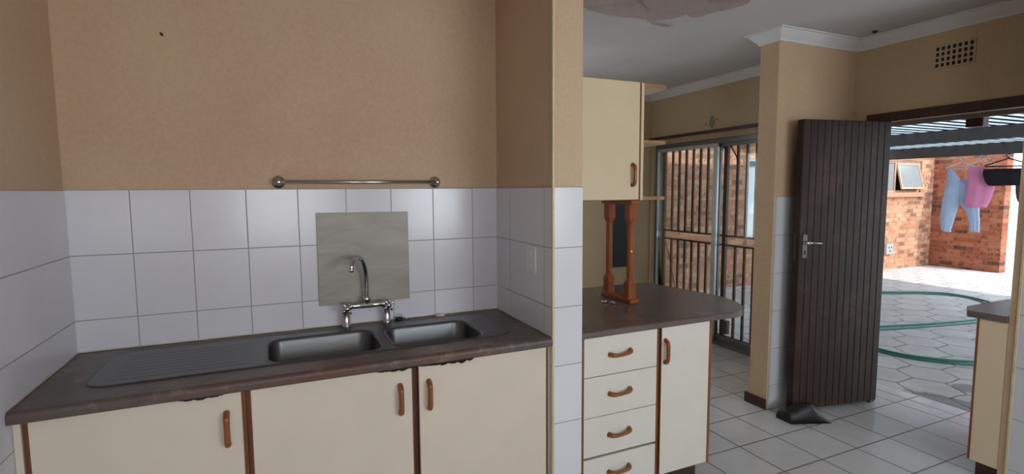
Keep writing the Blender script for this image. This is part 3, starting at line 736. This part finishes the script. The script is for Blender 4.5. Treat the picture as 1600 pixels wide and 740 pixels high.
# security gate outside the glass
g = thing('security_gate', (4.2, 4, 0), 'red-brown steel bar security gate across the outside of the sliding door', 'gate')
gx = 4.19
for z0_, z1_ in ((.0, .030), (.060, .078), (1.012, 1.030), (1.108, 1.126), (2.088, 2.110)): obj('rail', bx(gx-.011, gx+.011, 3.025, 4.895, z0_, z1_), M['gate'], g)
ys = [4.769, 4.660, 4.551, 4.443, 4.335, 4.227, 4.10, 3.836, 3.722, 3.612, 3.500, 3.390, 3.280, 3.170]
for y in ys:
    bm = B(); box(bm, gx-.009, gx+.009, y-.0125, y+.0125, .078, 1.012); box(bm, gx-.009, gx+.009, y-.0125, y+.0125, 1.126, 2.088); obj('bar', bm, M['gate'], g)
for y, w in ((4.898, .009), (3.978, .022), (3.036, .011)):
    obj('post', bx(gx-.016, gx+.016, y-w, y+w, .0, 2.11), M['gate'], g)
for s_ in (-1, 1):
    bm = B(); tube(bm, bez([(gx, 3.978+s_*.024, 2.05), (gx, 3.978+s_*.07, 1.99), (gx, 3.978+s_*.115, 1.925), (gx, 3.978+s_*.13, 1.89)], 4), .0065, 8); obj('scroll', bm, M['gate'], g)
    bm = B(); tube(bm, [(gx, 3.978+s_*.05+.018*math.cos(a), 2.03+.018*math.sin(a)) for a in [2*PI*k/12 for k in range(13)]], .005, 8); obj('scroll', bm, M['gate'], g)
obj('bolt_box', bx(gx-.022, gx+.022, 3.90, 3.945, .10, .24, bev=.004), M['gate'], g)
bm = B(); tube(bm, [(gx-.02, 4.87, 1.02), (gx-.02, 4.80, .86), (gx-.02, 4.70, .55), (gx-.02, 4.66, .40)], .005, 8); obj('chain_cable', bm, M['gate'], g)

# ------------------------------------------------------------------ courtyard
GZ = -.05
struct(obj('ground', bx(OUT-.01, 30, -12, 16, GZ-.1, GZ), M['paving']))
struct(obj('step', bx(OUT-.015, 4.452, 1.21, 2.76, GZ+.0005, -.0805) if False else bx(4.4525, 4.458, 1.2, 2.75, GZ, -.001), M['plaster']))
YA = 6.394
def holed(name, x0, x1, y0, y1, z1, holes, m):
    bm = B(); xs = x0
    for (a, b, c, d) in holes:
        box(bm, xs, a, y0, y1, GZ, z1); box(bm, a, b, y0, y1, GZ, c); box(bm, a, b, y0, y1, d, z1); xs = b
    box(bm, xs, x1, y0, y1, GZ, z1)
    return struct(obj(name, bm, m))
W2 = (7.235, 8.35, .74, 2.10); W3 = (10.55, 12.13, 1.50, 2.13)
wa = holed('wall_courtyard', OUT, 12.79, YA, YA+.22, 2.33, [W2, W3], M['brick_a'])
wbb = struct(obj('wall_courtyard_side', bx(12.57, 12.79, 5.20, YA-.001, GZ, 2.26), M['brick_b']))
wc = struct(obj('wall_boundary', bx(12.80, 26, 7.2, 7.42, GZ, 2.10), M['brick_c']))
obj('coping', bx(12.80, 26, 7.16, 7.46, 2.101, 2.16), M['fascia'], wc)
bm = bx(OUT, 12.79, YA-.12, YA+.30, 2.331, 2.43); obj('fascia', bm, M['fascia'], wa)
# courtyard windows; flat sheets close the openings behind them
def yard_window(n, w, label, opened):
    a, b, c, d = w
    o = struct(bpy.data.objects.new('window_%d' % n, None)); C.objects.link(o); o.location = (a, YA+.05, c)
    bm = B(); y0, y1 = YA+.03, YA+.075; f = .04
    box(bm, a, b, y0, y1, c, c+f); box(bm, a, b, y0, y1, d-f, d); box(bm, a, a+f, y0, y1, c+f, d-f); box(bm, b-f, b, y0, y1, c+f, d-f)
    mx_ = (11.29 if opened else a+.62); box(bm, mx_, mx_+f, y0, y1, c+f, d-f)
    obj('window_frame', bm, M['window_paint'] if opened else M['fascia'], o)
    obj('glass_pane', bx(a+f, (mx_ if opened else b-f), YA+.05, YA+.056, c+f, d-f), M['obscure'] if opened else M['glass'], o)
    obj('window_sill', bx(a-.05, b+.05, YA-.05, YA+.03, c-.09, c-.001), M['concrete_sill'], o)
    if opened:
        # top-hung sash pushed out
        sw0, sw1, hz = mx_+f+.01, b-f-.01, d-f-.01; hgt = d-c-2*f-.02
        bm = B(); ff = .035
        box(bm, sw0, sw1, -.015, .015, -ff, 0); box(bm, sw0, sw1, -.015, .015, -hgt, -hgt+ff); box(bm, sw0, sw0+ff, -.015, .015, -hgt+ff, -ff); box(bm, sw1-ff, sw1, -.015, .015, -hgt+ff, -ff)
        mt = Matrix.Translation((0, YA+.04, hz)) @ Matrix.Rotation(R(-13), 4, 'X')
        bm.transform(mt); s_ = obj('open_sash', bm, M['window_paint'], o)
        bm = bx(sw0+ff, sw1-ff, -.003, .003, -hgt+ff, -ff); bm.transform(mt); obj('glass_pane', bm, M['obscure'], s_)
    return o
yard_window(3, W2, '', False); yard_window(4, W3, '', True)
obj('room_backing', bx(10.5, 12.2, YA+.221, YA+.24, 1.4, 2.2), M['void'], wa)  # dark sheet painted as the unlit room behind this window
obj('room_backing', bx(7.2, 8.4, YA+.221, YA+.24, .7, 2.2), M['fascia'], wa)
# curtain in the left courtyard window
bm = B(); rows = []
for i in range(9):
    z = 2.05-i*.14; row = []
    wd = .42-.03*abs(i-2)-(.03*i if i > 3 else 0)
    for k in range(25):
        x = 7.30+wd*k/24; row.append(bm.verts.new((x, YA+.12+.018*math.sin(k*1.3+i*.2), z-.02*math.sin(k*.5))))
    rows.append(row)
for a, b in zip(rows, rows[1:]):
    for k in range(24): bm.faces.new((a[k], a[k+1], b[k+1], b[k]))
bmesh.ops.solidify(bm, geom=bm.faces[:], thickness=.006)
tag(obj('curtain', bm, M['curtain'], smooth=True), 'pale blue curtain hanging in the courtyard window seen past the gate bars', 'curtain')
# outdoor socket on the brick wall
t = thing('outdoor_socket', (11.13, YA, .38), 'grey socket box low on the brick wall beside the open door', 'socket')
obj('face_plate', bx(11.03, 11.24, YA-.05, YA-.001, .27, .48, bev=.006), M['alu_light'], t)
for dx, dz in ((-.04, .03), (.04, .03), (0, -.04)):
    bm = B(); lathe(bm, [(.016, -.0505), (.016, -.053)], (11.135+dx, YA, .375+dz), 'Y', 10); obj('pin_hole', bm, M['void'], t)

# carport: corrugated sheet on two beams and posts
RZ = 2.30
t = thing('carport_roof', (7.5, 2, RZ), 'corrugated metal carport roof over the courtyard on dark beams', 'roof')
rx0, rx1, ry0, ry1 = 4.24, 10.75, -.6, 6.25
bm = B(); pitch = .16; n = int((ry1-ry0)/pitch); prof = []
for k in range(n):
    y = ry0+k*pitch; prof += [(y, 0), (y+.070, 0), (y+.090, .036), (y+.140, .036)]
ringa = [bm.verts.new((rx0, y, RZ+.0025+z)) for y, z in prof]; ringb = [bm.verts.new((rx1, y, RZ+.0025+z)) for y, z in prof]
for k in range(len(prof)-1): bm.faces.new((ringa[k], ringa[k+1], ringb[k+1], ringb[k]))
bmesh.ops.solidify(bm, geom=bm.faces[:], thickness=.0015)
obj('roof_sheet', bm, M['roof'], t)
for x, zb_, ya, yb in ((7.6, 2.148, ry0, ry1), (10.5, 2.112, ry0, ry1)):
    obj('beam', bx(x-.035, x+.035, ya+.05, yb-.05, zb_, RZ-.0, bev=.004), M['beam'], t)
obj('fascia_board', bx(4.30, 4.33, ry0+.05, ry1-.05, 2.062, RZ-.0), M['fascia_brown'], t)
for x in (7.6, 10.5):
    for y in (ry0+.15,):
        obj('post', bx(x-.04, x+.04, y-.04, y+.04, GZ, 2.111 if x > 9 else 2.147), M['beam'], t)
t = thing('roof_bracket', (4.36, 1.985, 2.05), 'dark brown timber block fixed on the carport fascia board over the doorway', 'bracket')
obj('block', bx(4.3305, 4.40, 1.935, 2.035, 2.006, 2.100, bev=.004), M['frame_wood'], t)
obj('hanger_strap', bx(4.3305, 4.345, 1.97, 2.00, 2.1005, 2.22), M['frame_wood'], t)

# laundry on a line
LX = 8.3
def pj(y8, z8):   # measured on the X=8 plane, carried to the line's own plane
    k = LX/8.0; return y8*k, 1.6+(z8-1.6)*k
bm = B(); tube(bm, [(LX, 6.15, 1.995), (LX, 4.5, 1.985), (LX, 3.91, 1.982), (LX, 3.2, 1.992), (LX, 1.0, 2.03)], .004, 6)
tag(obj('washing_line', bm, M['wire']), 'thin pale washing line strung under the carport', 'washing line')
def turn(o, yc):
    me = o.data
    for v in me.vertices:
        x, y = v.co.x, v.co.y
        X0 = LX-(o.parent.location.x if o.parent else 0); Y0 = yc-(o.parent.location.y if o.parent else 0)
        dx, dy = x-X0, (y-Y0)*.905
        v.co.x = X0+dx*.905-dy*.425; v.co.y = Y0+dx*.425+dy*.905
def hanger(yc, hw, zl, label, ztop=1.984, mt='wire', tilt=.0, grp=None):
    t = thing('clothes_hanger', (LX, yc, zl), label, 'clothes hanger', grp)
    zs = zl+.055
    bm = B(); tube(bm, bez([(LX, yc, zs-.01), (LX, yc, zs+.02), (LX, yc-.004, ztop-.035), (LX, yc+.022, ztop-.018), (LX, yc+.018, ztop+.004), (LX, yc, ztop+.012), (LX, yc-.018, ztop+.004)], 5), .005, 8); obj('hook', bm, M[mt], t, smooth=True)
    bm = B(); tube(bm, [(LX, yc, zs), (LX, yc-hw*.25, zs-.022), (LX, yc-hw, zl-.03+tilt), (LX, yc-hw+.01, zl-.042+tilt), (LX, yc+hw-.01, zl-.042-tilt), (LX, yc+hw, zl-.03-tilt), (LX, yc+hw*.25, zs-.022), (LX, yc, zs)], .008, 8); o_ = obj('shoulders', bm, M[mt], t, smooth=True); turn(o_, yc)
    return t
def cloth(name, strips, mt, depth, seed):
    """strips: list of tubes; each = list of (yL, yR, z) sections, left is larger y"""
    bm = B(); n = 40
    for si, secs in enumerate(strips):
        P = [Vector(s) for s in secs]; P = bez(P, 6); rows = []
        for i, (a, b, z) in enumerate(P):
            cy, hw = (a+b)/2, abs(a-b)/2; ring = []
            for k in range(n):
                th_ = 2*PI*k/n
                fold = 1+.35*noise.noise(Vector((math.cos(th_)*2.2+seed, math.sin(th_)*2.2+si*3, z*1.3)))
                ring.append(bm.verts.new((LX-depth*math.sin(th_)*fold*min(1, .35+i*.12), cy+hw*math.cos(th_), z+.010*noise.noise(Vector((th_, seed, i))))))
            rows.append(ring)
        for a, b in zip(rows, rows[1:]):
            for k in range(n): bm.faces.new((a[k], a[(k+1) % n], b[(k+1) % n], b[k]))
        bm.faces.new(rows[0]); bm.faces.new(rows[-1][::-1])
    return obj(name, bm, mt, smooth=True)
def sec(l): return [(pj(a, z)[0], pj(b, z)[0], pj(a, z)[1]) for a, b, z in l]
h1y, h1z = pj(3.765, 1.87)
hanger(h1y, .185, h1z, 'white hanger carrying the pale blue trousers, left of the pink garment', tilt=-.006)
tr = cloth('hanging_trousers', [sec([(3.915, 3.895, 1.845), (3.918, 3.80, 1.74), (3.925, 3.74, 1.62), (3.945, 3.735, 1.48), (3.955, 3.77, 1.36), (3.965, 3.80, 1.20), (3.948, 3.83, 1.06), (3.925, 3.83, 1.02)]),
                                sec([(3.83, 3.69, 1.69), (3.80, 3.64, 1.60), (3.78, 3.60, 1.48), (3.75, 3.55, 1.38), (3.68, 3.54, 1.27), (3.65, 3.53, 1.16), (3.64, 3.525, 1.03)])], M['blue'], .05, 3)
turn(tr, h1y); tag(tr, 'pale blue trousers hanging by one hip from a white hanger', 'trousers')
h2y, h2z = pj(3.560, 1.885)
hanger(h2y, .185, h2z, 'white hanger above the pink garment', ztop=1.989)
o = cloth('hanging_shirt', [sec([(3.70, 3.50, 1.846), (3.70, 3.45, 1.76), (3.695, 3.41, 1.66), (3.70, 3.415, 1.55), (3.705, 3.44, 1.44), (3.705, 3.475, 1.345)])], M['pink'], .045, 9)
turn(o, h2y); tag(o, 'bright pink garment hanging on the washing line in the courtyard', 'garment')
h3y, h3z = pj(3.30, 1.885)
hanger(h3y, .24, h3z, 'dark hanger holding the black garment at the right end', ztop=1.993, mt='black_cloth')
o = cloth('black_garment', [sec([(3.535, 3.10, 1.815), (3.545, 3.04, 1.77), (3.53, 3.02, 1.70), (3.50, 3.02, 1.64), (3.48, 3.04, 1.615)])], M['black_cloth'], .05, 15)
turn(o, h3y); tag(o, 'black garment spread wide on the hanger beside the pink one', 'garment')
o = cloth('brown_garment', [sec([(3.27, 3.05, 1.75), (3.265, 3.02, 1.60), (3.255, 3.03, 1.50), (3.23, 3.05, 1.42), (3.17, 3.09, 1.375)])], M['brown_cloth'], .03, 21)
turn(o, h3y); o.location.x = .13
tag(o, 'dark brown cloth hanging behind the black garment at the picture edge', 'garment')
h0y, h0z = pj(3.935, 1.70)
# garden hose
z = GZ+.0112
pth = [(7.4, 5.9, z), (8.1, 5.45, z), (8.6, 5.03, z), (9.1, 4.78, z), (9.40, 4.52, z), (9.38, 4.15, z), (9.1, 3.75, z), (8.6, 3.35, z), (8.1, 3.28, z), (7.60, 3.38, z), (6.97, 3.50, z), (6.30, 3.66, z), (5.85, 3.72, z), (5.60, 3.55, z), (5.54, 3.22, z), (5.60, 2.90, z), (5.88, 2.62, z), (6.4, 2.35, z), (7.1, 1.9, z)]
bm = B(); tube(bm, bez(pth, 8), .011, 8)
pth2 = [(7.2, 5.75, z+.0), (7.9, 5.35, z), (8.5, 4.95, z), (9.0, 4.70, z), (9.30, 4.42, z), (9.27, 4.1, z), (8.9, 3.72, z), (8.4, 3.42, z), (7.75, 3.46, z), (7.10, 3.57, z), (6.4, 3.75, z), (5.9, 3.85, z), (5.52, 3.65, z), (5.46, 3.25, z), (5.52, 2.88, z), (5.80, 2.56, z), (6.3, 2.28, z), (7.0, 1.8, z)]
tube(bm, bez(pth2, 8), .011, 8)
tag(obj('garden_hose', bm, M['hose'], smooth=True), 'teal green garden hose looped in double strands over the courtyard paving', 'hose')
